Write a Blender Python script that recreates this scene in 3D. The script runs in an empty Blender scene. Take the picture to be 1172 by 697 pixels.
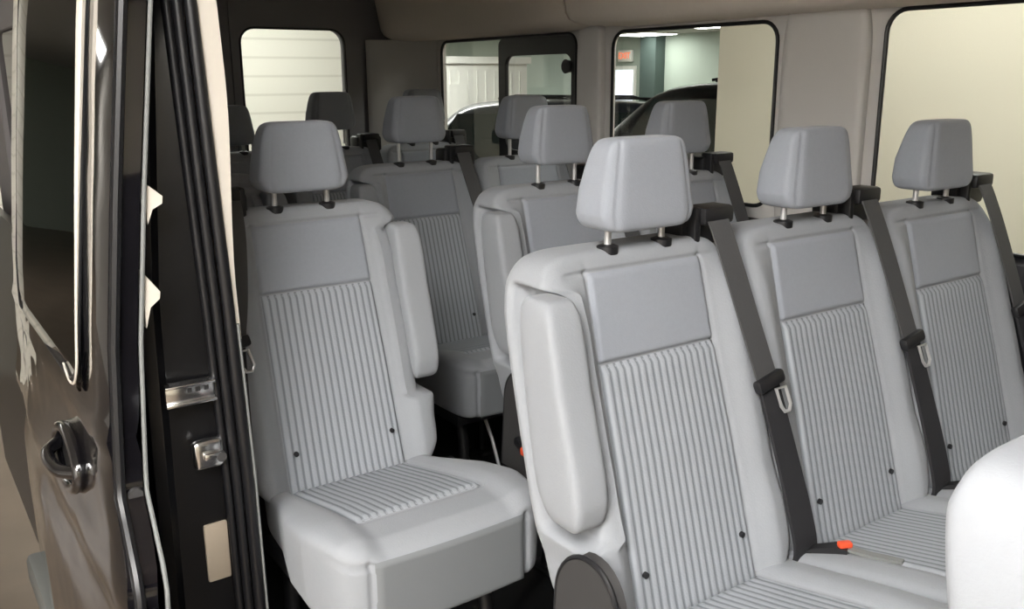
import bpy, bmesh, math, random
from mathutils import Vector, Matrix
import numpy as np
random.seed(4)
SC = bpy.context.scene
COL = SC.collection
PI = math.pi
UP = 1.75          # everything is written with z = 0 at the top of the seat backs; UP lifts it so the showroom floor is z = 0
FL = -1.05         # van floor
GR = -1.75         # showroom floor

# ------------------------------------------------------------------ helpers
def lin(c):
    c = c / 255.0
    return c / 12.92 if c <= 0.04045 else ((c + 0.055) / 1.055) ** 2.4
def rgb(r, g, b): return (lin(r), lin(g), lin(b), 1)

def mat(name, col, rough=0.6, metal=0.0, noise=0.0, nscale=20, bump=0.0, bscale=200, coat=0.0, spec=0.5, sheen=0.0):
    m = bpy.data.materials.new(name); m.use_nodes = True
    nt = m.node_tree; b = nt.nodes['Principled BSDF']
    b.inputs['Base Color'].default_value = col
    b.inputs['Roughness'].default_value = rough
    b.inputs['Metallic'].default_value = metal
    b.inputs['Coat Weight'].default_value = coat
    b.inputs['Coat Roughness'].default_value = 0.04
    b.inputs['Specular IOR Level'].default_value = spec
    b.inputs['Sheen Weight'].default_value = sheen
    tc = nt.nodes.new('ShaderNodeTexCoord')
    if noise:
        n = nt.nodes.new('ShaderNodeTexNoise'); n.inputs['Scale'].default_value = nscale; n.inputs['Detail'].default_value = 4
        nt.links.new(tc.outputs['Object'], n.inputs['Vector'])
        mx = nt.nodes.new('ShaderNodeMix'); mx.data_type = 'RGBA'
        mx.inputs[6].default_value = tuple(max(0, x * (1 - noise)) for x in col[:3]) + (1,)
        mx.inputs[7].default_value = tuple(min(1, x * (1 + noise)) for x in col[:3]) + (1,)
        nt.links.new(n.outputs['Fac'], mx.inputs[0]); nt.links.new(mx.outputs[2], b.inputs['Base Color'])
    if bump:
        n2 = nt.nodes.new('ShaderNodeTexNoise'); n2.inputs['Scale'].default_value = bscale; n2.inputs['Detail'].default_value = 2
        nt.links.new(tc.outputs['Object'], n2.inputs['Vector'])
        bp = nt.nodes.new('ShaderNodeBump'); bp.inputs['Strength'].default_value = bump; bp.inputs['Distance'].default_value = 0.002
        nt.links.new(n2.outputs['Fac'], bp.inputs['Height']); nt.links.new(bp.outputs['Normal'], b.inputs['Normal'])
    return m

def emat(name, col, strength):
    m = bpy.data.materials.new(name); m.use_nodes = True
    b = m.node_tree.nodes['Principled BSDF']
    b.inputs['Base Color'].default_value = col
    b.inputs['Emission Color'].default_value = col; b.inputs['Emission Strength'].default_value = strength
    return m

def stripe_mat(name, c1, c2, n):
    """woven ribs: dark seams between light ribs, along the patch's own u coordinate"""
    m = mat(name, c1, 0.85)
    nt = m.node_tree; b = nt.nodes['Principled BSDF']
    uv = nt.nodes.new('ShaderNodeUVMap'); sep = nt.nodes.new('ShaderNodeSeparateXYZ'); nt.links.new(uv.outputs[0], sep.inputs[0])
    mu = nt.nodes.new('ShaderNodeMath'); mu.operation = 'MULTIPLY'; mu.inputs[1].default_value = n * 2 * PI
    nt.links.new(sep.outputs[0], mu.inputs[0])
    co = nt.nodes.new('ShaderNodeMath'); co.operation = 'COSINE'; nt.links.new(mu.outputs[0], co.inputs[0])
    mr = nt.nodes.new('ShaderNodeMapRange'); mr.inputs[1].default_value = 0.1; mr.inputs[2].default_value = 0.95
    nt.links.new(co.outputs[0], mr.inputs[0])
    mx = nt.nodes.new('ShaderNodeMix'); mx.data_type = 'RGBA'; mx.inputs[6].default_value = c1; mx.inputs[7].default_value = c2
    nt.links.new(mr.outputs[0], mx.inputs[0]); nt.links.new(mx.outputs[2], b.inputs['Base Color'])
    tc = nt.nodes.new('ShaderNodeTexCoord')
    n2 = nt.nodes.new('ShaderNodeTexNoise'); n2.inputs['Scale'].default_value = 260
    nt.links.new(tc.outputs['Object'], n2.inputs['Vector'])
    bp = nt.nodes.new('ShaderNodeBump'); bp.inputs['Strength'].default_value = .3; bp.inputs['Distance'].default_value = 0.002
    nt.links.new(n2.outputs['Fac'], bp.inputs['Height']); nt.links.new(bp.outputs['Normal'], b.inputs['Normal'])
    return m

def glass_mat(name, tint, refl=0.5):
    m = bpy.data.materials.new(name); m.use_nodes = True
    nt = m.node_tree; nt.nodes.clear()
    o = nt.nodes.new('ShaderNodeOutputMaterial'); mix = nt.nodes.new('ShaderNodeMixShader')
    tr = nt.nodes.new('ShaderNodeBsdfTransparent'); tr.inputs[0].default_value = tint
    gl = nt.nodes.new('ShaderNodeBsdfGlossy'); gl.inputs['Roughness'].default_value = 0.02
    fr = nt.nodes.new('ShaderNodeFresnel'); fr.inputs[0].default_value = 1.45
    mu = nt.nodes.new('ShaderNodeMath'); mu.operation = 'MULTIPLY'; mu.inputs[1].default_value = refl
    nt.links.new(fr.outputs[0], mu.inputs[0]); nt.links.new(mu.outputs[0], mix.inputs[0])
    nt.links.new(tr.outputs[0], mix.inputs[1]); nt.links.new(gl.outputs[0], mix.inputs[2]); nt.links.new(mix.outputs[0], o.inputs[0])
    return m

def link(name, me, m, parent=None, loc=None, smooth=True):
    o = bpy.data.objects.new(name, me); COL.objects.link(o)
    if m is not None and not me.materials: me.materials.append(m)
    if parent is not None: o.parent = parent
    if loc is not None: o.location = loc
    if smooth:
        me.polygons.foreach_set('use_smooth', [True] * len(me.polygons)); me.update()
    return o

def bm_obj(name, bm, m, parent=None, loc=None, smooth=True, angle=None):
    bmesh.ops.recalc_face_normals(bm, faces=bm.faces)
    me = bpy.data.meshes.new(name); bm.to_mesh(me); bm.free()
    o = link(name, me, m, parent, loc, smooth)
    if smooth and angle:
        me.set_sharp_from_angle(angle=math.radians(angle))
    return o

def struct(o): o['kind'] = 'structure'; return o
def empty(name, loc, label, cat, group=None):
    o = bpy.data.objects.new(name, None); COL.objects.link(o); o.location = loc; o.empty_display_size = .1
    return tag(o, label, cat, group)
def tag(o, label, cat, group=None):
    o['label'] = label; o['category'] = cat
    if group: o['group'] = group
    return o

def add_box(bm, c, s, bevel=0.0, seg=2, rot=None):
    r = bmesh.ops.create_cube(bm, size=1.0)
    vs = r['verts']
    bmesh.ops.scale(bm, vec=Vector(s), verts=vs)
    if bevel:
        es = list({e for v in vs for e in v.link_edges})
        rr = bmesh.ops.bevel(bm, geom=es, offset=bevel, segments=seg, profile=.5, affect='EDGES')
        vs = list({v for f in rr['faces'] for v in f.verts} | {v for v in vs if v.is_valid})
    if rot is not None:
        bmesh.ops.rotate(bm, cent=(0, 0, 0), matrix=rot, verts=vs)
    bmesh.ops.translate(bm, vec=Vector(c), verts=vs)
    return vs
def box(name, c, s, m, parent=None, bevel=0.0, rot=None, seg=2):
    """box mesh whose origin is its own centre"""
    bm = bmesh.new(); add_box(bm, (0, 0, 0), s, bevel, seg, rot)
    return bm_obj(name, bm, m, parent, c, smooth=bool(bevel), angle=35)

def add_tube(bm, pts, r, n=10, closed=False, flat=None):
    """tube along pts; r number or list; flat=(w,t,normal) gives a ribbon instead"""
    P = [Vector(p) for p in pts]; k = len(P); rings = []
    up = Vector((0, 0, 1)); prev = None
    for i, p in enumerate(P):
        if closed: d = (P[(i + 1) % k] - P[i - 1])
        else: d = P[min(i + 1, k - 1)] - P[max(i - 1, 0)]
        d.normalize()
        if prev is None:
            a = d.cross(up)
            if a.length < 1e-3: a = d.cross(Vector((0, 1, 0)))
            a.normalize()
        else:
            a = prev - d * prev.dot(d); a.normalize()
        prev = a; b = d.cross(a)
        rr = r[i] if isinstance(r, (list, tuple)) else r
        rings.append([bm.verts.new(p + a * math.cos(2 * PI * j / n) * rr + b * math.sin(2 * PI * j / n) * rr) for j in range(n)])
    for i in range(k if closed else k - 1):
        A, B = rings[i], rings[(i + 1) % k]
        for j in range(n): bm.faces.new((A[j], A[(j + 1) % n], B[(j + 1) % n], B[j]))
    if not closed:
        bm.faces.new(rings[0][::-1]); bm.faces.new(rings[-1])
def tube(name, pts, r, m, parent=None, n=10, closed=False):
    bm = bmesh.new(); add_tube(bm, pts, r, n, closed); return bm_obj(name, bm, m, parent, angle=40)

def smooth_path(pts, n):
    """Catmull-Rom resample"""
    P = [Vector(p) for p in pts]; P = [P[0] * 2 - P[1]] + P + [P[-1] * 2 - P[-2]]
    out = []
    for i in range(1, len(P) - 2):
        for k in range(n):
            t = k / n
            out.append(.5 * ((2 * P[i]) + (-P[i - 1] + P[i + 1]) * t + (2 * P[i - 1] - 5 * P[i] + 4 * P[i + 1] - P[i + 2]) * t * t + (-P[i - 1] + 3 * P[i] - 3 * P[i + 1] + P[i + 2]) * t ** 3))
    out.append(P[-2]); return out

def ribbon(name, pts, w, t, side, m, parent):
    """flat strap following pts; side = direction of its width"""
    bm = bmesh.new(); rings = []; P = pts; k = len(P)
    for i, p in enumerate(P):
        d = (P[min(i + 1, k - 1)] - P[max(i - 1, 0)]).normalized()
        s = Vector(side); s = (s - d * s.dot(d)).normalized(); nn = d.cross(s)
        ww = w[i] if isinstance(w, (list, tuple)) else w
        rings.append([bm.verts.new(p + s * a * ww / 2 + nn * b * t / 2) for a, b in ((-1, -1), (1, -1), (1, 1), (-1, 1))])
    for i in range(k - 1):
        for j in range(4): bm.faces.new((rings[i][j], rings[i][(j + 1) % 4], rings[i + 1][(j + 1) % 4], rings[i + 1][j]))
    bm.faces.new(rings[0][::-1]); bm.faces.new(rings[-1])
    return bm_obj(name, bm, m, parent, angle=40)

def sbox(rx, ry, rz, n, fn):
    """closed cushion-like body: a gridded cube pulled to a superquadric of exponent n, then placed by fn(x,y,z)"""
    vid = {}; V = []; F = []
    R = (rx, ry, rz)
    def vert(c):
        key = tuple(round(a, 5) for a in c)
        if key in vid: return vid[key]
        q = sum(abs(a) ** n for a in c) ** (1.0 / n)
        V.append(fn(c[0] / q, c[1] / q, c[2] / q)); vid[key] = len(V) - 1
        return vid[key]
    for ax in range(3):
        a1, a2 = (ax + 1) % 3, (ax + 2) % 3
        for s in (-1, 1):
            for i in range(R[a1]):
                for j in range(R[a2]):
                    q = []
                    for (di, dj) in ((0, 0), (1, 0), (1, 1), (0, 1)):
                        c = [0, 0, 0]; c[ax] = s
                        c[a1] = -1 + 2 * (i + di) / R[a1]; c[a2] = -1 + 2 * (j + dj) / R[a2]
                        q.append(vert(c))
                    F.append(q if s > 0 else q[::-1])
    me = bpy.data.meshes.new('m'); me.from_pydata(V, [], F); me.update()
    return me

def grid_patch(nu, nv, fn, uv=True):
    V = []; F = []
    for j in range(nv + 1):
        for i in range(nu + 1): V.append(fn(i / nu, j / nv))
    for j in range(nv):
        for i in range(nu):
            a = j * (nu + 1) + i; F.append((a, a + 1, a + nu + 2, a + nu + 1))
    me = bpy.data.meshes.new('m'); me.from_pydata(V, [], F)
    ul = me.uv_layers.new(name='UVMap')
    for l in me.loops:
        vi = l.vertex_index; ul.data[l.index].uv = ((vi % (nu + 1)) / nu, (vi // (nu + 1)) / nv)
    me.update(); return me

def sstep(a, b, x):
    t = max(0, min(1, (x - a) / (b - a))); return t * t * (3 - 2 * t)
def gauss(x, c, w): return math.exp(-((x - c) / w) ** 2)
def interp(x, xs, ys): return float(np.interp(x, xs, ys))

def panel2d(name, outer, holes, thick, m, to3d, parent=None):
    """flat sheet with holes, drawn in 2D and given thickness; to3d(u,v,w) places it"""
    cu = bpy.data.curves.new(name, 'CURVE'); cu.dimensions = '2D'; cu.fill_mode = 'BOTH'; cu.extrude = thick / 2
    for poly in [outer] + holes:
        sp = cu.splines.new('POLY'); sp.points.add(len(poly) - 1); sp.use_cyclic_u = True
        for p, q in zip(sp.points, poly): p.co = (q[0], q[1], 0, 1)
    tmp = bpy.data.objects.new('tmp', cu); COL.objects.link(tmp)
    dg = bpy.context.evaluated_depsgraph_get(); dg.update()
    me = bpy.data.meshes.new_from_object(tmp.evaluated_get(dg)); me.name = name
    bpy.data.objects.remove(tmp); bpy.data.curves.remove(cu)
    me.materials.clear()
    for v in me.vertices: v.co = Vector(to3d(*v.co))
    bm = bmesh.new(); bm.from_mesh(me); bmesh.ops.remove_doubles(bm, verts=bm.verts, dist=1e-5)
    bmesh.ops.recalc_face_normals(bm, faces=bm.faces); bm.to_mesh(me); bm.free()
    return link(name, me, m, parent, smooth=False)

def rrect(u0, u1, v0, v1, r, n=6):
    out = []
    for cx, cy, a in ((u1 - r, v1 - r, 0), (u0 + r, v1 - r, 90), (u0 + r, v0 + r, 180), (u1 - r, v0 + r, 270)):
        for k in range(n + 1):
            t = math.radians(a + 90 * k / n); out.append((cx + r * math.cos(t), cy + r * math.sin(t)))
    return out

# ------------------------------------------------------------------ materials
M = {}
M['fabric'] = mat('seat_fabric', rgb(138, 142, 149), .9, noise=.05, nscale=120, bump=.2, bscale=420, sheen=.15)
M['bolster'] = mat('seat_side_cloth', rgb(140, 143, 147), .8, noise=.03, nscale=90, bump=.2, bscale=300, sheen=.1)
M['ribs'] = stripe_mat('ribbed_cloth', rgb(152, 156, 161), rgb(112, 117, 122), 17)
M['frontdark'] = mat('cushion_front_darker', rgb(112, 115, 117), .6, bump=.1, bscale=200)  # cushion front face, darker than the side cloth
M['black'] = mat('black_plastic', rgb(26, 26, 28), .45)
M['belt'] = mat('belt_webbing', rgb(70, 70, 71), .7, noise=.1, nscale=300)
M['beltdark'] = mat('belt_webbing_dark', rgb(34, 34, 37), .75)
M['chrome'] = mat('chrome', rgb(225, 225, 225), .18, 1.0)
M['steel'] = mat('satin_steel', rgb(200, 200, 200), .35, .55)
M['orange'] = mat('orange_button', rgb(226, 84, 50), .4)
M['greyplastic'] = mat('dark_grey_plastic', rgb(58, 57, 57), .55)
M['greystrap'] = mat('grey_strap', rgb(120, 122, 120), .7)
M['trim'] = mat('grey_trim', rgb(205, 202, 198), .65, noise=.02, nscale=8)
M['headliner'] = mat('headliner_cloth', rgb(232, 222, 210), .95, noise=.03, nscale=60)
M['darktrim'] = mat('dark_lower_trim', rgb(48, 48, 52), .6)
M['doortrim'] = mat('rear_door_trim', rgb(122, 120, 122), .7)
M['rubber'] = mat('black_rubber', rgb(20, 20, 22), .38)
M['paint'] = mat('black_paint', rgb(6, 6, 8), .35, coat=.1)
M['skin'] = mat('glossy_door_paint', rgb(16, 15, 18), .08, coat=1.0, spec=.8)
def wavy(m):
    nt = m.node_tree; b = nt.nodes['Principled BSDF']; tc = nt.nodes.new('ShaderNodeTexCoord')
    n = nt.nodes.new('ShaderNodeTexNoise'); n.inputs['Scale'].default_value = 5; n.inputs['Detail'].default_value = 1
    nt.links.new(tc.outputs['Object'], n.inputs['Vector'])
    bp = nt.nodes.new('ShaderNodeBump'); bp.inputs['Strength'].default_value = .35; bp.inputs['Distance'].default_value = .02
    nt.links.new(n.outputs['Fac'], bp.inputs['Height']); nt.links.new(bp.outputs['Normal'], b.inputs['Normal']); nt.links.new(bp.outputs['Normal'], b.inputs['Coat Normal'])
wavy(M['skin'])
M['beige'] = mat('beige_trim_and_reflection', rgb(205, 198, 186), .6)  # real trim, and the reflections built as solids on the sliding door
M['vanfloor'] = mat('black_vinyl_floor', rgb(24, 24, 27), .6, noise=.2, nscale=60)
M['glass'] = glass_mat('clear_glass', (.95, .97, .95, 1), .10)
M['tint'] = glass_mat('tinted_glass', (.16, .19, .17, 1), 1.0)

# ------------------------------------------------------------------ the passenger seat
ZS = [-.64, -.58, -.35, -.18, -.03, .0]
YF = [-.205, -.186, -.122, -.070, -.030, -.022]
def yfront(z): return interp(z, ZS, YF)
def bolster(x, z):
    a = sstep(.135, .19, abs(x))
    return .024 * a * sstep(-.0, -.12, z) + .010 * a * sstep(-.40, -.5, z)

def backrest_fn(side):
    # side: -1 armrest recess on the seat's left, +1 right, 0 none
    def hw(s, z):
        w = interp(z, [-.62, -.55, -.47, -.3, -.1, 0], [.215, .231, .230, .222, .214, .205])
        if side and s * side > 0:
            w = interp(z, [-.62, -.56, -.50, -.46, -.3, -.1, 0], [.215, .232, .232, .240, .242, .240, .228])
        return w
    def fn(a, b, c):
        z = -.31 + .31 * c
        x = a * hw(a, z)
        th = interp(z, [-.62, -.4, -.05, 0], [.13, .14, .12, .10])
        y = yfront(z) + th * (b + 1) / 2
        wf = sstep(.2, -.75, b)
        y -= bolster(x, z) * wf
        if side and a * side > 0:
            k = sstep(.15, .24, abs(x))
            y += .0 * k
            # recess for the folded arm
            if abs(a) > .55:
                rec = sstep(-.455, -.44, z) * sstep(-.045, -.062, z) * sstep(.55, .25, b)
                x -= side * .040 * rec * sstep(.62, .9, abs(a))
        # seams
        g = 0
        if b < -.6:
            pw = interp(z, [-.6, -.18, 0], [.143, .135, .132])
            g += .007 * gauss(abs(x), pw, .0045) * sstep(-.02, -.035, z)
            if abs(x) < pw: g += .007 * gauss(z, -.18, .005)
            g += .005 * gauss(z, -.032, .004) * sstep(.19, .17, abs(x))
        y += g
        return (x, y, z)
    return fn

def make_seat(side, name='passenger_seat', bench=True):
    belt_side = -1 if side > 0 else 1
    root = bpy.data.objects.new(name, None); COL.objects.link(root); root.empty_display_size = .1
    br = link('backrest', sbox(110, 18, 120, 9, backrest_fn(side)), M['bolster'], root)
    # upper plain panel and ribbed insert, both a little proud of the seams
    def patch(z0, z1, w0, w1, ribs):
        def fn(u, v):
            z = z0 + (z1 - z0) * v; w = w0 + (w1 - w0) * v
            x = (2 * u - 1) * w
            e = min(1 - abs(2 * u - 1), 1 - abs(2 * v - 1)) 
            ex = min((1 - abs(2 * u - 1)) * w, (1 - abs(2 * v - 1)) * (z1 - z0) / 2)
            p = .0065 * sstep(0, .006, ex) - .0045
            y = yfront(z) - bolster(x, z) - p
            if ribs: y -= .0022 * (abs(math.sin(u * ribs * PI)) ** .6) * sstep(0, .006, ex) * .8
            return (x, y, z)
        return fn
    link('upper_panel', grid_patch(60, 36, patch(-.178, -.033, .1335, .1305, 0)), M['fabric'], br)
    link('ribbed_panel', grid_patch(17 * 6, 40, patch(-.612, -.182, .1415, .1335, 17)), M['ribs'], br)
    for s in (-1, 1):
        bm = bmesh.new(); bmesh.ops.create_cone(bm, segments=16, radius1=.0055, radius2=.0055, depth=.006, cap_ends=True,
            matrix=Matrix.Translation((s * .118, yfront(-.52) - .006, -.52)) @ Matrix.Rotation(PI / 2, 4, 'X'))
        bm_obj('panel_button', bm, M['black'], br, angle=40)
    for s in (-1, 1):
        bm = bmesh.new()
        add_tube(bm, [(s * .063, .0, -.010), (s * .063, .0, .003), (s * .063, .0, .006)], [.019, .019, .011], 20)
        bm_obj('post_guide', bm, M['black'], br, angle=40)
    # headrest
    def hfn(a, b, c):
        z = .1075 + .0775 * c
        w = interp(z, [.03, .06, .14, .185], [.100, .107, .094, .084])
        y0 = interp(z, [.03, .185], [-.052, -.040]); y1 = interp(z, [.03, .1, .185], [.045, .045, .022])
        x = a * w; y = y0 + (y1 - y0) * (b + 1) / 2
        y += .006 * sstep(.6, 1.0, abs(a)) * sstep(.3, -.9, b)
        if b < -.5: y += .0022 * gauss(abs(a), .80, .035)
        return (x, y, z)
    hr = link('headrest', sbox(48, 26, 40, 8, hfn), M['fabric'], root)
    for s in (-1, 1):
        tube('headrest_post', [(s * .063, 0, -.03), (s * .063, 0, .05)], .0062, M['steel'], hr, 12)
    # cushion
    def topz(y): return interp(y, [-.66, -.60, -.52, -.42, -.22, -.1], [-.548, -.530, -.530, -.548, -.594, -.615])
    def cfn(a, b, c):
        y = -.375 + .265 * b
        if bench: w = interp(y, [-.64, -.5, -.1], [.226, .2285, .2285])
        else: w = interp(y, [-.64, -.5, -.4, -.27, -.1], [.226, .246, .240, .205, .19])
        y -= .012 * (1 - a * a) * sstep(0, -1, b)
        zt = topz(y) + .014 * sstep(.13, .18, abs(a * w)); zb = interp(y, [-.64, -.1], [-.705, -.70])
        z = zb + (zt - zb) * (c + 1) / 2
        x = a * w * (1 - .03 * (1 - c) / 2)
        if c > .6:
            g = 0
            if -.525 < y < -.19: g += .008 * gauss(abs(x), .142, .005)
            if abs(x) < .145: g += .008 * gauss(y, -.524, .006) + .008 * gauss(y, -.19, .006)
            z -= g
        if c < .8 and b < 0:
            y += .005 * gauss(abs(x), .17, .006) * sstep(-.5, -.8, b) + .006 * gauss(c, .66, .05) * sstep(-.5, -.8, b)
        return (x, y, z)
    cu = link('cushion', sbox(96, 100, 24, 10, cfn), M['bolster'], root)
    def cp(u, v):
        y = -.195 - .325 * v; x = (2 * u - 1) * .1405
        ex = min((1 - abs(2 * u - 1)) * .138, (1 - abs(2 * v - 1)) * .162)
        z = topz(y) + .014 * sstep(.13, .18, abs(x)) + .0060 * sstep(0, .008, ex) - .0045 + .0016 * (abs(math.sin(u * 17 * PI)) ** .6) * sstep(0, .006, ex)
        return (x, y, z)
    link('ribbed_panel', grid_patch(17 * 6, 30, cp), M['ribs'], cu)
    def fp(u, v):
        x = (2 * u - 1) * .163; z = -.695 + .142 * v
        ex = min((1 - abs(2 * u - 1)) * .163, (1 - abs(2 * v - 1)) * .071)
        return (x, -.640 - .012 * (1 - (x / .226) ** 2) - .0055 * sstep(0, .007, ex) + .003, z)
    link('front_panel', grid_patch(40, 24, fp), M['frontdark'], cu)
    # folded armrest
    if side:
        def afn(a, b, c):
            z = -.236 + .182 * c
            wy = interp(z, [-.42, -.405, -.37, -.33, -.2, -.06], [.034, .046, .056, .058, .050, .043])
            yc = interp(z, [-.43, -.2, -.05], [-.128, -.074, -.046])
            return (side * (.226 + .036 * a), yc + wy * b, z)
        link('armrest', sbox(20, 30, 56, 6.5, afn), M['bolster'], root)
    if side < 0:
        bm = bmesh.new(); pts = [(-.075, 0), (-.075, .20)] + [(-.075 * math.cos(t), .20 + .085 * math.sin(t)) for t in np.linspace(0, PI, 16)][1:] + [(.075, 0)]
        A = [bm.verts.new((side * .226, -.175 + p[0] - .07 * (p[1] - .2), -.73 + p[1])) for p in pts]
        B = [bm.verts.new((side * .250, -.175 + p[0] * .94 - .07 * (p[1] - .2), -.73 + p[1] * .985)) for p in pts]
        bm.faces.new(A); bm.faces.new(B[::-1])
        for i in range(len(pts)): bm.faces.new((A[i], A[(i + 1) % len(pts)], B[(i + 1) % len(pts)], B[i]))
        hc = bm_obj('hinge_cover', bm, M['greyplastic'], root, angle=40)
        tube('cover_rim', [(side * .246, -.175 + p[0] * .98 - .07 * (p[1] - .2), -.73 + p[1] * .99) for p in pts], .005, M['black'], hc, 8)
    # belt: retractor on the shoulder, webbing, slider, tongue
    s = belt_side
    bm = bmesh.new()
    add_box(bm, (s * .185, .040, .008), (.130, .07, .066), .012)
    add_box(bm, (s * .184, .0, .036), (.078, .056, .034), .008, rot=None)
    add_box(bm, (s * .140, .006, .018), (.016, .045, .07), .006)
    bm_obj('belt_retractor', bm, M['black'], root, angle=40)
    off = .032
    keys = [(s * .176, -.030, .028), (s * .177, -.044, .0), (s * .183, -.068, -.06), (s * .201, -.103, -.17), (s * .222, yfront(-.262) - off, -.262)]
    low = [(s * .222, yfront(-.262) - off, -.262), (s * .238, yfront(-.40) - off, -.40), (s * .250, yfront(-.51) - off, -.51), (s * .256, -.212, -.575), (s * .256, -.205, -.612)]
    wb = ribbon('belt_webbing', smooth_path(keys, 6), .052, .0035, (1, 0, 0), M['belt'], root)
    ribbon('lower_webbing', smooth_path(low, 6), [.050 + .010 * min(1, i / 12) for i in range(25)], .007, (1, 0, 0), M['beltdark'], wb)
    zt = -.262; yt = yfront(zt) - off
    bm = bmesh.new()
    R = Matrix.Rotation(math.radians(-16), 3, 'X') @ Matrix.Rotation(math.radians(-12), 3, 'Y')
    add_box(bm, (s * .222, yt - .004, zt), (.074, .020, .026), .007, rot=R)
    sl = bm_obj('belt_slider', bm, M['black'], wb, angle=40)
    bm = bmesh.new()
    add_tube(bm, [(s * .224 + dx, yt - .014 - dz * .25, zt - dz) for dx, dz in ((.002, .012), (.028, .012), (.036, .045), (.030, .056), (.018, .056), (.010, .045))], .0035, 6, True)
    bm_obj('latch_tongue', bm, M['steel'] , sl, angle=50)
    # buckle on the other hip
    s2 = -belt_side
    if not side:
        P = [Vector(p) for p in ((s2 * .205, -.195, -.600), (s2 * .190, -.225, -.578), (s2 * .172, -.255, -.568), (s2 * .163, -.275, -.566))]
        bk = ribbon('belt_buckle', P, [.020, .022, .028, .030], .016, (1, .4, 0), M['black'], root)
        bm = bmesh.new(); add_box(bm, (0, 0, 0), (.026, .016, .012), .004, rot=Matrix.Rotation(math.radians(-25), 3, 'Z'))
        bm_obj('release_button', bm, M['orange'], bk, (s2 * .166, -.268, -.555), angle=40)
        P = [Vector(p) for p in ((s2 * .163, -.272, -.562), (s2 * .150, -.310, -.562), (s2 * .140, -.345, -.558), (s2 * .134, -.365, -.556))]
        ribbon('strap_end', P, [.018, .018, .018, .014], .005, (1, .4, 0), M['greystrap'], bk)
    else:
        bm = bmesh.new(); add_box(bm, (s2 * .262, -.215, -.640), (.030, .075, .022), .006, rot=Matrix.Rotation(math.radians(20), 3, 'X'))
        bk = bm_obj('belt_buckle', bm, M['black'], root, angle=40)
        bm = bmesh.new(); add_box(bm, (s2 * .272, -.235, -.640), (.030, .026, .022), .005)
        bm_obj('release_button', bm, M['orange'], bk, angle=40)
    # underframe
    bm = bmesh.new()
    add_box(bm, (0, -.36, -.722), (.40, .42, .04), .01)
    bm_obj('seat_frame', bm, M['black'], root, angle=40)
    for sx in (-1, 1):
        bm = bmesh.new()
        add_tube(bm, [(sx * .15, -.50, -.735), (sx * .15, -.52, -.80), (sx * .15, -.54, FL + .012)], .016, 10)
        add_box(bm, (sx * .15, -.54, FL + .008), (.05, .09, .014), .004)
        bm_obj('leg', bm, M['black'], root, angle=40)
        bm = bmesh.new()
        add_tube(bm, [(sx * .15, -.18, -.735), (sx * .15, -.16, FL + .012)], .018, 10)
        add_box(bm, (sx * .15, -.16, FL + .008), (.05, .09, .014), .004)
        bm_obj('leg', bm, M['black'], root, angle=40)
    tube('support_strut', [(0, -.37, -.742), (0, -.455, -.86), (0, -.53, FL + .03)], .006, M['steel'], root, 8)
    return root

def copy_tree(o, parent=None):
    c = o.copy(); COL.objects.link(c)
    if parent is not None: c.parent = parent
    for ch in list(o.children): copy_tree(ch, c)
    return c
def place(src, used, x, y, z, raise_, label, group):
    o = src if not used else copy_tree(src)
    o.location = (x, y, z); tag(o, label, 'seat', group)
    for ch in o.children:
        if ch.name.startswith('headrest'): ch.location.z = raise_
    return o
left_seat = make_seat(-1); mid_seat = make_seat(0); right_seat = make_seat(1, bench=False)
YC, YD, YE = .8155, 1.607, 2.45
BX = -.279
g1 = 'seats of the nearest row of three'
g2 = 'seats of the second visible row'
g3 = 'seats of the third visible row'
g4 = 'seats of the rear row'
place(left_seat, 0, 0, 0, 0, 0, 'light grey seat with folded armrest, aisle seat of the nearest row of three', g1)
place(left_seat, 1, .46, YC, .0, .0253, 'grey aisle seat directly behind the bright nearest aisle seat, armrest folded up', g2)
place(left_seat, 1, .46, YD, .0, .0396, 'dark grey aisle seat before the rear corner pillar, cushion showing past the single seat', g3)
place(mid_seat, 0, .46, 0, 0, 0, 'light grey middle seat of the nearest row, between two hanging belts', g1)
place(mid_seat, 1, .92, 0, 0, 0, 'grey window seat of the nearest row, headrest against the big pale front window', g1)
place(mid_seat, 1, .92, YC, .0, .0289, 'grey seat in front of the window with the black vehicle, behind the nearest row', g2)
place(mid_seat, 1, .92, YD, .0, .0343, 'dark grey seat in front of the sliding vent window, mostly hidden by the seat ahead', g3)
for x, r, lb in ((-.35, 0, 'dark rear-row seat hidden furthest behind the door pillar'), (.09, 0, 'dark rear-row seat whose headrest covers the left side of the rear door window'),
                 (.53, .045, 'dark rear-row seat with raised headrest over the right side of the rear door window'),
                 (.97, .052, 'dark rear-row seat beside the far wall, directly behind the third row aisle headrest')):
    place(mid_seat, 1, x, YE, 0, r, lb, g4).scale.x = .955
place(mid_seat, 1, -.115, -.835, -.050, 0, 'pale seat shoulder cut off by the bottom right corner, nearest seat of all', None)
place(right_seat, 0, BX, YC, .0, .0063, 'single grey seat by the sliding door opening, whole cushion visible', g2)
place(right_seat, 1, BX - .02, YD, .0, 0, 'single dark seat hidden directly behind the single seat by the door', g3)

# ------------------------------------------------------------------ van shell
WX = 1.28   # inner face of the driver's-side wall
def wall3d(u, v, w): return (WX + .03 + w + .10 * sstep(-.1, -.8, v) * .6, u, v)
W1 = (-.95, .385, -.165, .457); W2 = (.757, 1.525, -.13, .447); W3 = (1.745, 2.785, -.10, .452)
holes = [rrect(*W1, .06), rrect(*W2, .06), rrect(*W3, .05)]
outer = [(-2.7, FL), (3.15, FL), (3.15, .56), (-2.7, .56)]
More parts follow.
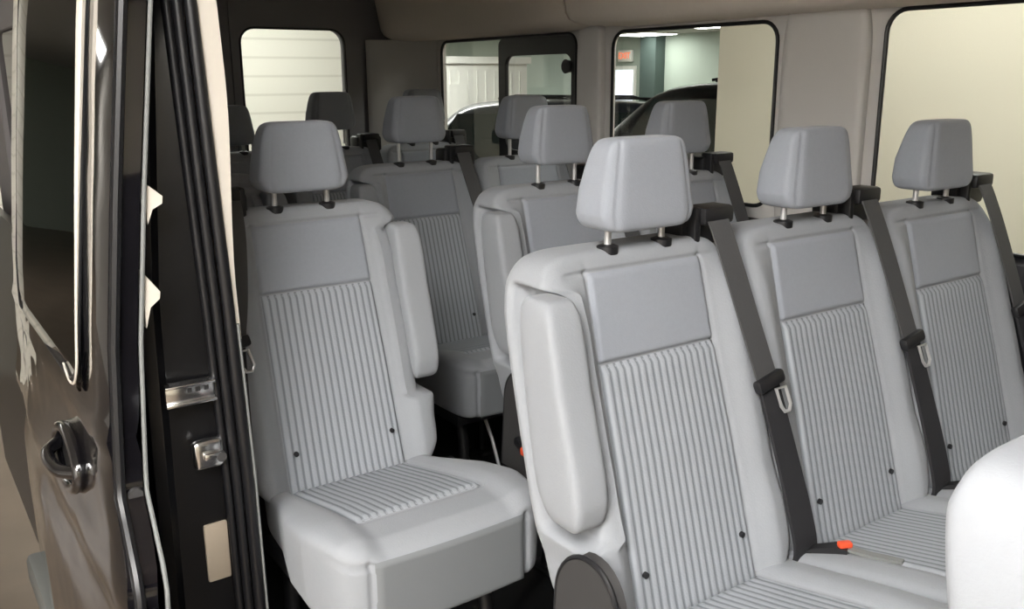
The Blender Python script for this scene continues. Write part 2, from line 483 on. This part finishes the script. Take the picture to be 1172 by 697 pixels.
# fine points along the outline are not needed: the sheet is flat above the belt line
struct(panel2d('wall_left', outer, holes, .012, M['trim'], lambda u, v, w: (WX + .006 + w, u, v)))
for i, W in enumerate((W1, W2, W3)):
    f = bpy.data.objects.new('window_%d' % (i + 1), None); COL.objects.link(f); f['kind'] = 'structure'
    ring = [(WX - .002, u, v) for u, v in rrect(W[0], W[1], W[2], W[3], .06 if i < 2 else .05)]
    tube('window_seal', ring, .0065, M['rubber'], f, 8, True)
    me = panel2d('pane', rrect(W[0] - .01, W[1] + .01, W[2] - .01, W[3] + .01, .05), [], .005, M['glass'], lambda u, v, w: (WX + .016 + w, u, v), f)
    if i == 2:
        # black vent frame on the front half of the rear side window
        o = panel2d('vent_frame', rrect(1.750, 2.285, -.09, .446, .03), [rrect(1.768, 2.235, -.03, .375, .045)], .02, M['rubber'], lambda u, v, w: (WX + .002 + w, u, v), f)
        bm = bmesh.new(); bmesh.ops.create_cone(bm, segments=20, radius1=.028, radius2=.022, depth=.03, cap_ends=True, matrix=Matrix.Translation((WX - .005, 1.79, .325)) @ Matrix.Rotation(PI / 2, 4, 'Y'))
        bm_obj('vent_latch', bm, M['black'], f, angle=40)
# pillar covers between the windows
def pillar(name, y0, y1):
    def fn(a, b, c):
        z = .16 + .36 * c if c > 0 else .16 + .40 * c
        yy = (y0 + y1) / 2 + b * ((y1 - y0) / 2 + .006 * 0)
        return (WX - .004 + .022 * (a - .4), yy, z)
    return struct(link(name, sbox(8, 24, 20, 5, fn), M['trim']))
pillar('trim_1', .425, .72); pillar('trim_2', 1.565, 1.71)
# dark lower wall trim with a ledge under the windows
bm = bmesh.new()
prof = [(WX + .0, -.17), (WX - .025, -.185), (WX - .035, -.24), (WX - .02, -.45), (WX - .02, FL), (WX + .06, FL), (WX + .06, -.17)]
def extrude_profile(bm, prof, y0, y1, n=1):
    rows = [[bm.verts.new((p[0], y0 + (y1 - y0) * k / n, p[1])) for p in prof] for k in range(n + 1)]
    for k in range(n):
        for j in range(len(prof)): bm.faces.new((rows[k][j], rows[k][(j + 1) % len(prof)], rows[k + 1][(j + 1) % len(prof)], rows[k + 1][j]))
    bm.faces.new(rows[0][::-1]); bm.faces.new(rows[-1])
extrude_profile(bm, prof, -2.7, 3.13)
struct(bm_obj('trim_3', bm, M['darktrim'], angle=35))
# cove between windows and roof, in two mouldings with a joint between them
def cove(name, y0, y1):
    pr = [(WX + .06, .462), (WX - .06, .462), (WX - .12, .468), (WX - .150, .480), (WX - .168, .505), (WX - .178, .56), (WX - .20, .68), (WX - .25, .80), (WX - .34, .90), (WX - .34, .96), (WX + .06, .96)]
    bm = bmesh.new()
    n = 24; rows = []
    for k in range(n + 1):
        t = k / n; y = y0 + (y1 - y0) * t
        e = min(t, 1 - t) * abs(y1 - y0); ins = .012 * (1 - sstep(0, .02, e))
        rows.append([bm.verts.new((p[0] + (ins if p[0] < WX - .01 else 0), y, p[1] + (ins if p[1] < .6 and p[0] < WX else 0))) for p in pr])
    for k in range(n):
        for j in range(len(pr)): bm.faces.new((rows[k][j], rows[k][(j + 1) % len(pr)], rows[k + 1][(j + 1) % len(pr)], rows[k + 1][j]))
    bm.faces.new(rows[0][::-1]); bm.faces.new(rows[-1])
    return struct(bm_obj(name, bm, M['headliner'], angle=50))
cove('trim_4', 1.625, 3.12); cove('trim_5', -2.7, 1.615)
# header strip above the window glass, below the cove
struct(box('ceiling', (.36, .23, .985), (2.0, 5.86, .05), M['headliner']))
struct(box('floor', (.36, .23, FL - .03), (1.96, 5.86, .06), M['vanfloor']))
struct(panel2d('wall_front', [(-.62, FL), (1.34, FL), (1.34, .96), (-.62, .96)], [rrect(-.45, 1.15, -.1, .6, .1)], .06, M['darktrim'], lambda u, v, w: (u, -2.68 + w, v)))
struct(panel2d('trim_18', [(-2.7, FL), (-1.36, FL), (-1.36, .96), (-2.7, .96)], [rrect(-2.5, -1.6, -.1, .5, .1)], .06, M['darktrim'], lambda u, v, w: (-.62 + w, u, v)))
# rear wall: two doors, each with its window
YR = 3.15
RW = [(-.28, .30, -.16, .515), (.40, .925, -.16, .515)]
struct(panel2d('wall_back', [(-.62, FL), (1.34, FL), (1.34, .96), (-.62, .96)], [rrect(-.60 + .09, 1.02, -.98, .66, .05)], .06, M['doortrim'], lambda u, v, w: (u, YR + .05 + w, v)))
for i, (u0, u1, v0, v1) in enumerate(RW):
    d = bpy.data.objects.new('door_%d' % (i + 1), None); COL.objects.link(d); d['kind'] = 'structure'
    a, b = (-.505, .352) if i == 0 else (.358, 1.015)
    panel2d('door_panel', rrect(a, b, -.975, .655, .03), [rrect(u0, u1, v0, v1, .07)], .05, M['doortrim'], lambda u, v, w: (u, YR + w, v), d)
    tube('window_seal', [(u, YR - .026, v) for u, v in rrect(u0, u1, v0, v1, .07)], .005, M['rubber'], d, 8, True)
    panel2d('pane', rrect(u0 - .01, u1 + .01, v0 - .01, v1 + .01, .06), [], .005, M['glass'], lambda u, v, w: (u, YR + w, v), d)
# rear corner cover, rounding from the side wall into the door frame
bm = bmesh.new()
pts = [(WX - .005, 2.83), (WX - .03, 2.90), (WX - .08, 2.99), (WX - .16, 3.06), (WX - .235, 3.09), (WX - .245, 3.118), (WX + .05, 3.118), (WX + .05, 2.83)]
rows = [[bm.verts.new((p[0], p[1], z)) for p in pts] for z in (FL, -.1, .47)]
for k in range(2):
    for j in range(len(pts)): bm.faces.new((rows[k][j], rows[k][(j + 1) % len(pts)], rows[k + 1][(j + 1) % len(pts)], rows[k + 1][j]))
bm.faces.new(rows[0][::-1]); bm.faces.new(rows[-1])
struct(bm_obj('trim_6', bm, M['trim'], angle=50))

# passenger-side wall behind the sliding-door opening, window openings in it
RX = -.60
RWN = [(.95, 1.62, -.15, .45), (1.85, 2.75, -.15, .45)]
struct(panel2d('wall_right', [(.50, FL), (3.15, FL), (3.15, .96), (.50, .96)], [rrect(*w, .05) for w in RWN], .05, M['doortrim'], lambda u, v, w: (RX - .025 + w, u, v)))
for i, W in enumerate(RWN):
    f = bpy.data.objects.new('window_%d' % (i + 4), None); COL.objects.link(f); f['kind'] = 'structure'
    tube('window_seal', [(RX + .002, u, v) for u, v in rrect(*W, .05)], .0065, M['rubber'], f, 8, True)
    panel2d('pane', rrect(W[0] - .01, W[1] + .01, W[2] - .01, W[3] + .01, .05), [], .005, M['tint'], lambda u, v, w: (RX - .03 + w, u, v), f)

# the rear jamb of the door opening: a swept black section with seal ridges and a pale trim edge
ZJ = [FL - .1, -.76, -.45, -.12, .08, .41, .75, .96]
def jx(z): return interp(z, ZJ, [-.553, -.553, -.556, -.566, -.574, -.586, -.60, -.62])   # inner lip
def oxs(z): return interp(z, [-1.4, -.9, -.7, -.4, -.15, .1, .4, .75, .96], [-.85, -.85, -.845, -.825, -.805, -.775, -.735, -.68, -.64])  # outer skin of the door
def sweep(name, prof, zs, m, parent=None):
    """prof(z) -> closed list of (x,y)"""
    bm = bmesh.new(); rows = [[bm.verts.new((p[0], p[1], z)) for p in prof(z)] for z in zs]
    n = len(rows[0])
    for k in range(len(rows) - 1):
        for j in range(n): bm.faces.new((rows[k][j], rows[k][(j + 1) % n], rows[k + 1][(j + 1) % n], rows[k + 1][j]))
    bm.faces.new(rows[0][::-1]); bm.faces.new(rows[-1])
    return bm_obj(name, bm, m, parent, angle=30)
zs = list(np.linspace(FL - .12, .94, 40))
def jamb(z):
    a = jx(z); b = interp(z, [-1.1, -.7, -.1, .4, .95], [-.735, -.735, -.725, -.685, -.64])
    return [(a - .035, .452), (a - .05, .452), (a - .055, .470), (b + .035, .475), (b + .02, .462), (b, .470), (b - .005, .50), (b - .005, .60), (a, .60)]
struct(sweep('wall_front', jamb, zs, M['paint'])).name = 'trim_7'
struct(sweep('trim_8', lambda z: [(jx(z) - .003, .440), (jx(z) + .004 + .026 * sstep(-.12, .3, z), .442), (jx(z) + .004 + .026 * sstep(-.12, .3, z), .60), (jx(z) - .003, .60)], list(np.linspace(-.18, .94, 24)), M['beige']))
sl = struct(tube('trim_9', [(jx(z) - .014, .441, z) for z in zs], .011, M['rubber'])); 
struct(tube('trim_10', [(jx(z) - .034, .446, z) for z in zs], .009, M['rubber']))
struct(tube('trim_11', [(jx(z) - .050, .452, z) for z in zs], .007, M['rubber']))
struct(tube('trim_12', [(jx(z) - .001, .440, z) for z in list(np.linspace(FL, -.15, 16))], .0035, M['greystrap']))
# roof rail above the opening and sill below
struct(box('trim_13', (-.62, -.42, .87), (.09, 1.80, .18), M['paint'], bevel=.02))
struct(box('trim_14', (-.62, -.42, FL - .05), (.12, 1.80, .12), M['paint'], bevel=.02))

# striker rail and latch on the jamb
t = empty('door_guide_rail', (-.66, .452, -.265), 'silver slotted guide rail on the black door jamb', 'bracket')
bm = bmesh.new(); add_box(bm, (0, 0, 0), (.088, .02, .042), .004); bm_obj('rail_body', bm, M['chrome'], t, angle=40)
bm = bmesh.new()
add_box(bm, (0, -.012, .017), (.090, .012, .006), .002); add_box(bm, (0, -.012, -.017), (.090, .012, .006), .002)
bm_obj('rail_edge', bm, M['chrome'], t, angle=40)
for k in range(3): box('slot', (-.002 + k * .015, -.0105, .006), (.008, .003, .008), M['black'], t)
t = empty('door_striker', (-.637, .452, -.39), 'silver square striker latch below the guide rail', 'latch')
bm = bmesh.new(); add_box(bm, (0, 0, 0), (.058, .024, .058), .010, 3); bm_obj('striker_plate', bm, M['chrome'], t, angle=40)
box('latch_tongue', (.004, -.016, .0), (.034, .016, .014), M['chrome'], t, .004)
bm = bmesh.new(); bmesh.ops.create_cone(bm, segments=16, radius1=.010, radius2=.009, depth=.014, cap_ends=True, matrix=Matrix.Translation((.018, -.018, -.004)) @ Matrix.Rotation(PI / 2, 4, 'X'))
bm_obj('bolt', bm, M['greyplastic'], t, angle=40)
o = box('jamb_reflection_plate', (-.632, .468, -.60), (.045, .010, .12), mat('tan_reflection', rgb(150, 138, 122), .5), bevel=.004); tag(o, 'small beige reflection, built as a plate, low on the black jamb, under the striker', 'panel')  # pale reflection in the glossy jamb paint, built as a plate

# ------------------------------------------------------------------ the sliding door, run back along the side
sd = empty('sliding_door', (-.79, 1.0, -1.15), 'glossy black sliding door run back along the van side, window and handle on it', 'car door')
DO = Vector((.79, -1.0, 1.15))   # part coordinates are world minus the root position
def dz(o): o.location = DO; return o
y0, y1 = .40, 1.75
zz = list(np.linspace(-1.12, .80, 60))
def yfrontedge(z): return interp(z, [-1.12, -.7, -.52, -.40, -.15, .8], [.30, .25, .27, .385, .40, .40])
def crease(z): return .010 * gauss(z, -.55, .05) - .012 * gauss(z, -.66, .05) + .008 * gauss(z, -.30, .02)
def skinx(y, z): return oxs(z) - crease(z) + .03 * sstep(1.2, 1.75, y) 
zb, zt_ = -.235, .62
wy0, wy1 = .60, 1.42
# skin as a grid, thick, with the window opening left out
def door_skin():
    ys = sorted(set(list(np.linspace(0, 1, 30)))); V = {}; bm = bmesh.new()
    def vid(i, j, side):
        k = (i, j, side)
        if k not in V:
            z = zz[j]; ya = yfrontedge(z); y = ya + (y1 - ya) * ys[i]
            x = skinx(y, z) + (side * .055)
            if i == 0: x += .008 * (1 - side)
            V[k] = bm.verts.new((x, y, z))
        return V[k]
    nI, nJ = len(ys) - 1, len(zz) - 1
    def inwin(i, j):
        z = (zz[j] + zz[j + 1]) / 2; ya = yfrontedge(z); y = ya + (y1 - ya) * (ys[i] + ys[i + 1]) / 2
        return wy0 < y < wy1 and zb < z < zt_
    for i in range(nI):
        for j in range(nJ):
            if inwin(i, j): continue
            bm.faces.new((vid(i, j, 0), vid(i + 1, j, 0), vid(i + 1, j + 1, 0), vid(i, j + 1, 0)))
            bm.faces.new((vid(i, j, 1), vid(i, j + 1, 1), vid(i + 1, j + 1, 1), vid(i + 1, j, 1)))
            for (di, dj, e) in ((-1, 0, ((0, 0), (0, 1))), (1, 0, ((1, 0), (1, 1))), (0, -1, ((0, 0), (1, 0))), (0, 1, ((0, 1), (1, 1)))):
                a, b = i + di, j + dj
                if a < 0 or b < 0 or a >= nI or b >= nJ or inwin(a, b):
                    p = [(i + e[0][0], j + e[0][1]), (i + e[1][0], j + e[1][1])]
                    bm.faces.new((vid(*p[0], 0), vid(*p[1], 0), vid(*p[1], 1), vid(*p[0], 1)))
    return bm_obj('door_skin', bm, M['skin'], sd, angle=35)
dz(door_skin())
# glass over the opening, slightly proud and rounded at the corners
def wpoly():
    return rrect(wy0 - .03, wy1 + .04, zb - .03, zt_ + .03, .10, 8)
bm = bmesh.new()
gp = grid_patch(24, 24, lambda u, v: (skinx(wy0 - .03 + u * (wy1 - wy0 + .07), zb - .03 + v * (zt_ - zb + .06)) - .004, wy0 - .03 + u * (wy1 - wy0 + .07), zb - .03 + v * (zt_ - zb + .06)))
bm.free(); g = link('door_glass', gp, M['tint'], sd); dz(g)
md = g.modifiers.new('s', 'SOLIDIFY'); md.thickness = .004
dz(tube('window_trim', [(skinx(y, z) - .006, y, z) for y, z in wpoly()], .0045, M['rubber'], sd, 8, True))
ft = [(wy0 + .11, zb - .012), (wy0 + .05, zb - .030), (wy0 + .0, zb - .020), (wy0 - .028, zb + .02)] + [(wy0 - .034, z) for z in np.linspace(zb + .07, zt_, 14)]
ftp = smooth_path([(skinx(y, z) - .010, y, z) for y, z in ft], 3)
dz(tube('edge_reflection', ftp, [.0025 + .0050 * min(1, max(0, (i - 14) / 24)) for i in range(len(ftp))], M['beige'], sd, 8))  # reflection of the pale wall along the window edge, built as a strip
# seals on the leading edge
dz(tube('edge_seal', [(oxs(z) + .018, yfrontedge(z) - .004, z) for z in zz], .009, M['rubber'], sd, 8))
dz(tube('edge_seal', [(oxs(z) + .062, yfrontedge(z) + .004, z) for z in zz], .004, M['greystrap'], sd, 8))
for zc, h in ((.085, .035), (-.075, .05)):
    bm = bmesh.new(); xo = oxs(zc) + .066
    P = [(xo, zc + h), (xo + .028, zc + .01), (xo + .026, zc - .002), (xo + .01, zc - h * .3), (xo, zc - h)]
    A = [bm.verts.new((p[0], .408, p[1])) for p in P]; B = [bm.verts.new((p[0], .44, p[1])) for p in P]
    bm.faces.new(A); bm.faces.new(B[::-1])
    for i in range(len(P)): bm.faces.new((A[i], A[(i + 1) % len(P)], B[(i + 1) % len(P)], B[i]))
    dz(bm_obj('reflection_wedge', bm, M['beige'], sd, angle=30))  # wall reflections in the door gap, built as pale wedges
bm = bmesh.new(); bmesh.ops.create_cone(bm, segments=20, radius1=.014, radius2=.012, depth=.008, cap_ends=True, matrix=Matrix.Translation((oxs(-.4) + .042, yfrontedge(-.4) - .004, -.405)) @ Matrix.Rotation(PI / 2, 4, 'X'))
dz(bm_obj('edge_plug', bm, M['greyplastic'], sd, angle=40))
# handle
hx = lambda y, z: skinx(y, z)
def handle_fn(a, b, c):
    y = .74 + .13 * b; z = -.44 + .05 * c
    return (skinx(y, z) - .018 + .024 * a * .9, y, z)
hy, hz_ = .72, -.44
bm = bmesh.new()
ringp = [(hy + .115 * math.cos(t), hz_ + .052 * math.sin(t)) for t in np.linspace(0, 2 * PI, 33)[:-1]]
add_tube(bm, [(skinx(y, z) - .008, y, z) for y, z in ringp], .012, 8, True)
hb = dz(bm_obj('door_handle', bm, M['skin'], sd, angle=50))
bm = bmesh.new(); P = [bm.verts.new((skinx(y, z) - .003, hy + (y - hy) * .95, hz_ + (z - hz_) * .95)) for y, z in ringp]; bm.faces.new(P)
bm_obj('handle_cup', bm, M['black'], hb, smooth=False)
bm = bmesh.new(); add_tube(bm, smooth_path([(skinx(hy, hz_) - .006, hy - .10, hz_ + .0), (skinx(hy, hz_) - .035, hy - .05, hz_ - .004), (skinx(hy, hz_) - .038, hy + .05, hz_ - .004), (skinx(hy, hz_) - .006, hy + .10, hz_)], 6), .013, 10)
bm_obj('handle_grip', bm, M['skin'], hb, angle=50)
# painted quarter panel and rocker outside, behind the open door
struct(sweep('trim_15', lambda z: [(oxs(z) + .075, .60), (oxs(z) + .075, 3.22), (oxs(z) + .10, 3.22), (oxs(z) + .10, .60)], list(np.linspace(FL - .3, -.17, 16)), M['paint']))
bm = bmesh.new(); add_box(bm, (-.80, .8, -1.24), (.10, 2.2, .10), .02); struct(bm_obj('trim_16', bm, M['greystrap'], angle=40))

# ------------------------------------------------------------------ showroom
M['concrete'] = mat('polished_concrete', rgb(120, 106, 92), .3, noise=.35, nscale=3)
M['wallwarm'] = mat('cream_wall', rgb(234, 228, 210), .8, noise=.01, nscale=2)
M['wallgreen'] = mat('pale_green_wall', rgb(178, 190, 178), .85, noise=.02, nscale=1)
M['ceil'] = mat('grey_ceiling', rgb(205, 206, 202), .9)
M['walllight'] = mat('white_wall', rgb(240, 236, 228), .8, noise=.01, nscale=2)
M['white'] = mat('white_panel', rgb(240, 240, 232), .7)
M['column'] = mat('green_grey_column', rgb(74, 88, 84), .7)
def overhead():
    m = mat('overhead_door_panels', rgb(240, 238, 226), .5)
    nt = m.node_tree; b = nt.nodes['Principled BSDF']; tc = nt.nodes.new('ShaderNodeTexCoord')
    wv = nt.nodes.new('ShaderNodeTexWave'); wv.bands_direction = 'Z'; wv.inputs['Scale'].default_value = 2.2
    nt.links.new(tc.outputs['Object'], wv.inputs['Vector'])
    mr = nt.nodes.new('ShaderNodeMapRange'); mr.inputs[1].default_value = 0; mr.inputs[2].default_value = .08
    nt.links.new(wv.outputs['Fac'], mr.inputs[0])
    mx = nt.nodes.new('ShaderNodeMix'); mx.data_type = 'RGBA'; mx.inputs[6].default_value = rgb(222, 220, 206); mx.inputs[7].default_value = rgb(240, 238, 226)
    nt.links.new(mr.outputs[0], mx.inputs[0]); nt.links.new(mx.outputs[2], b.inputs['Base Color'])
    return m
M['overhead'] = overhead()
def sbx(name, lo, hi, m):
    c = [(a + b) / 2 for a, b in zip(lo, hi)]; s = [b - a for a, b in zip(lo, hi)]
    return struct(box(name, c, s, m))
CH = 1.22
sbx('floor_showroom', (-8, -8, GR - .1), (18, 18, GR), M['concrete'])
sbx('ceiling_showroom', (-8, -8, CH), (18, 18, CH + .1), M['ceil'])
sbx('wall_showroom_left', (-4.6, -6, GR), (-4.5, 18, CH), M['walllight'])
sbx('wall_showroom_front', (-4.5, -6.1, GR), (14, -6, CH), M['wallwarm'])
sbx('wall_showroom_right', (14, -6, GR), (14.1, 17, CH), M['wallgreen'])
sbx('wall_showroom_back', (-4.5, 17, GR), (14, 17.1, CH), M['wallgreen'])
sbx('wall_divider', (3.0, -6, GR), (3.2, 2.57, CH), M['wallwarm'])
sbx('wall_rear_divider', (-1.25, 6.0, GR), (2.75, 6.15, CH), M['overhead'])

cont = empty('storage_room', (4.9, 11.5, GR), 'white flat-sided storage room standing beyond the rear side window', 'storage')
bm = bmesh.new(); add_box(bm, (0, 0, 1.12), (5.0, 2.0, 2.24))
for k in range(32): add_box(bm, (-2.45 + k * .155, -1.005, 1.08), (.012, .012, 2.1))
bm_obj('wall_panel', bm, M['white'], cont, smooth=False)
box('cornice', (0, -.02, 2.29), (5.08, 2.08, .1), M['white'], cont)
box('door', (1.0, -1.02, 1.0), (.75, .03, 1.9), M['white'], cont)

# far wall items seen through the second window
def far(px, py, X):   # where a sight line through the photograph meets the far wall
    return None
col_ = box('wall_column', (13.85, 14.5, (GR + CH) / 2), (.3, .5, CH - GR), M['column']); struct(col_); col_.name = 'trim_17'
ex = empty('exit_sign', (13.97, 15.5, .77), 'small lit orange-red exit sign high on the pale green far wall', 'sign')
box('sign_box', (-.04, 0, 0), (.08, .46, .26), M['white'], ex, .01)
M['exit'] = emat('exit_glow', rgb(235, 120, 80), 1.2)
def text_mesh(s, size, m, parent, M4):
    cu = bpy.data.curves.new('t', 'FONT'); cu.body = s; cu.size = size; cu.align_x = 'CENTER'; cu.align_y = 'CENTER'; cu.extrude = .004; cu.offset = .002
    tmp = bpy.data.objects.new('tmp', cu); COL.objects.link(tmp)
    dg = bpy.context.evaluated_depsgraph_get(); dg.update()
    me = bpy.data.meshes.new_from_object(tmp.evaluated_get(dg)); bpy.data.objects.remove(tmp)
    me.transform(M4); me.materials.clear()
    return link('lettering', me, m, parent, smooth=False)
text_mesh('EXIT', .20, M['exit'], ex, Matrix.Translation((-.085, 0, 0)) @ Matrix.Rotation(-PI / 2, 4, 'Z') @ Matrix.Rotation(PI / 2, 4, 'X'))
dd = bpy.data.objects.new('door_3', None); COL.objects.link(dd); dd['kind'] = 'structure'
box('door_panel', (13.96, 15.75, -.65), (.05, 1.0, 2.2), emat('white_door_glow', rgb(235, 240, 250), 1.0), dd)  # white door panel given its own glow
box('door_frame', (13.975, 15.75, -.62), (.04, 1.16, 2.32), M['white'], dd)

# ------------------------------------------------------------------ vehicles in the showroom
def car(name, loc, rz, L, W, H, paint, label, cat):
    root = empty(name, loc, label, cat); root.rotation_euler = (0, 0, rz)
    hood = .56 * H
    xs = [-.5, -.47, -.40, -.30, -.2, 0, .2, .3, .38, .46, .5]
    top = [hood * .8, hood * .95, hood, hood * 1.02, hood * 1.04, hood * 1.05, hood * 1.05, hood * 1.03, hood * 1.02, hood * .98, hood * .75]
    def bfn(a, b, c):
        x = a * .5; zt = interp(x, xs, top); z = .22 * H * .7 + (zt - .22 * H * .7) * (c + 1) / 2
        w = W / 2 * (1 - .10 * abs(a) ** 4) * (1 - .05 * sstep(0, 1, c))
        # wheel arches
        for wx in (-.31, .31):
            d = math.hypot((x - wx) * L, (z - .19 * H)); 
            if abs(b) > .7 and d < .21 * H * 1.0: w *= .93
        return (x * L, b * w, z)
    body = link('body', sbox(60, 16, 20, 9, bfn), paint, root)
    # greenhouse
    gx = [(-.30, hood * 1.02), (-.13, H * .95), (-.02, H), (.30, H * .985), (.46, hood * 1.03)]
    def gfn(a, b, c):
        zb2 = hood * .98; t = (c + 1) / 2
        x0 = -.33 + .19 * t; x1 = .475 - .09 * t
        x = (x0 + x1) / 2 + a * (x1 - x0) / 2
        zt = H * (1 - .03 * a * a)
        return (x * L, b * W / 2 * (.93 - .14 * t), zb2 + (zt - zb2) * t)
    link('cabin', sbox(30, 16, 14, 10, gfn), paint, root)
    gl = M['carglass']
    for s in (-1, 1):
        for (a0, a1) in ((-.235, -.02), (.0, .20), (.22, .37)):
            P = []
            for (u, t) in ((a0, .12), (a1, .12), (a1 - .01, .84), (a0 + (.085 if a0 < -.1 else .01), .84)):
                zb2 = hood * .98; z = zb2 + (H - zb2) * t
                P.append((u * L, s * (W / 2 * (.93 - .14 * t) + .006), z))
            bm = bmesh.new(); vs = [bm.verts.new(p) for p in P]; f = bm.faces.new(vs)
            r = bmesh.ops.extrude_face_region(bm, geom=[f]); bmesh.ops.translate(bm, vec=(0, -s * .02, 0), verts=[v for v in r['geom'] if isinstance(v, bmesh.types.BMVert)])
            bm_obj('side_window', bm, gl, root, smooth=False)
        tube('chrome_strip', [(-.28 * L, s * W / 2 * .945, hood * 1.06), (.40 * L, s * W / 2 * .945, hood * 1.07)], .012, M['chrome'], root, 6)
        tube('roof_rail', [(-.05 * L, s * W / 2 * .74, H * 1.0), (0, s * W / 2 * .74, H * 1.02), (.32 * L, s * W / 2 * .74, H * 1.01), (.36 * L, s * W / 2 * .74, H * .98)], .015, M['black'], root, 6)
        box('headlight', (-.475 * L, s * W * .34, hood * .78), (.10, .34, .14), M['chrome'], root, .03)
        box('tail_light', (.492 * L, s * W * .38, hood * .85), (.06, .2, .2), M['orange'], root, .02)
        box('side_mirror', (-.20 * L, s * (W / 2 + .09), hood * 1.12), (.10, .2, .14), paint, root, .03)
    for wx in (-.31, .31):
        for s in (-1, 1):
            bm = bmesh.new(); bmesh.ops.create_cone(bm, segments=28, radius1=.205 * H, radius2=.205 * H, depth=.24, cap_ends=True, matrix=Matrix.Translation((wx * L, s * (W / 2 - .12), .205 * H)) @ Matrix.Rotation(PI / 2, 4, 'X'))
            w = bm_obj('wheel', bm, M['rubber'], root, angle=40)
            bm = bmesh.new(); bmesh.ops.create_cone(bm, segments=20, radius1=.13 * H, radius2=.12 * H, depth=.02, cap_ends=True, matrix=Matrix.Translation((wx * L, s * (W / 2 + .005), .205 * H)) @ Matrix.Rotation(PI / 2, 4, 'X'))
            bm_obj('hub_cap', bm, M['chrome'], w, angle=40)
    return root
M['carglass'] = mat('car_window', rgb(40, 52, 52), .06, coat=1)
M['navy'] = mat('navy_car_paint', rgb(30, 36, 46), .35, coat=.3)
M['blackcar'] = mat('black_car_paint', rgb(12, 12, 14), .35, coat=.3)
car('parked_car', (5.3, 7.8, GR), math.radians(-34), 4.6, 1.85, 1.78, M['navy'], 'dark navy SUV parked outside, seen through the rear side window', 'car')
car('parked_truck', (5.35, 4.43, GR), math.radians(-46), 5.0, 1.95, 2.0, M['blackcar'], 'tall black vehicle parked outside, seen through the middle window', 'car')

# ------------------------------------------------------------------ lights of the showroom, most of them unseen and added
def lamp(x, y, sx, sy, strength, label, first=[None]):
    r = empty('ceiling_light_seen_or_added', (x, y, CH), label, 'ceiling light', 'showroom ceiling lights, most unseen and added')
    box('frame', (0, 0, -.02), (sx + .08, sy + .08, .04), M['white'], r)
    box('diffuser', (0, 0, -.045), (sx, sy, .012), emat('lamp_glow', (1, .978, .955, 1), strength), r)
    return r
LS = 1.0
for (x, y, sx, sy, st) in ((-1.65, -1.2, 1.0, .9, 45), (-3.3, -1.9, 1.6, 1.8, 24), (-2.4, -4.9, 2.0, .8, 8),  # unseen camera-side lamps, added to light the seats and the near white wall
                           (2.2, .4, .4, 2.6, 11), (.8, 4.95, 2.4, .5, 15.5), (-3.2, 9.5, 1.6, 1.6, 6),
                           (8.0, 3.5, 1.4, 1.4, 22), (4.6, 9.1, 2.4, .8, 22), (13.1, 14.0, .9, 1.1, 16), (11.7, 10.9, 1.2, 1.2, 18), (9.0, 13.5, 1.4, 1.4, 20)):
    lamp(x, y, sx, sy, st * LS, 'flat rectangular lamp set in the showroom ceiling, most of these unseen and added')

# ------------------------------------------------------------------ world, camera
w = bpy.data.worlds.new('World'); SC.world = w; w.use_nodes = True
w.node_tree.nodes['Background'].inputs[0].default_value = (.9, .95, 1, 1); w.node_tree.nodes['Background'].inputs[1].default_value = .3

cam = bpy.data.cameras.new('camera'); co = bpy.data.objects.new('camera', cam); COL.objects.link(co)
cx, cy, cz, yaw, pit, rol, f = -1.068, -1.1501, .2817, .6109, .2458, -.0063, 1033.73
fw = Vector((math.sin(yaw) * math.cos(pit), math.cos(yaw) * math.cos(pit), -math.sin(pit)))
r = Vector((math.cos(yaw), -math.sin(yaw), 0)); u = r.cross(fw)
r2 = r * math.cos(rol) + u * math.sin(rol); u2 = -r * math.sin(rol) + u * math.cos(rol)
co.matrix_world = Matrix(((r2.x, u2.x, -fw.x, cx), (r2.y, u2.y, -fw.y, cy), (r2.z, u2.z, -fw.z, cz), (0, 0, 0, 1)))
cam.sensor_width = 36; cam.lens = f / 1172 * 36; cam.clip_start = .02; cam.clip_end = 100
SC.camera = co

for o in list(bpy.data.objects):
    if o.parent is None:
        if o is co: o.matrix_world = Matrix.Translation((0, 0, UP)) @ o.matrix_world
        else: o.location.z += UP
SC.view_settings.view_transform = 'Standard'; SC.view_settings.look = 'None'
SC.view_settings.exposure = 0.0; SC.view_settings.gamma = 1.0; SC.view_settings.use_curve_mapping = False
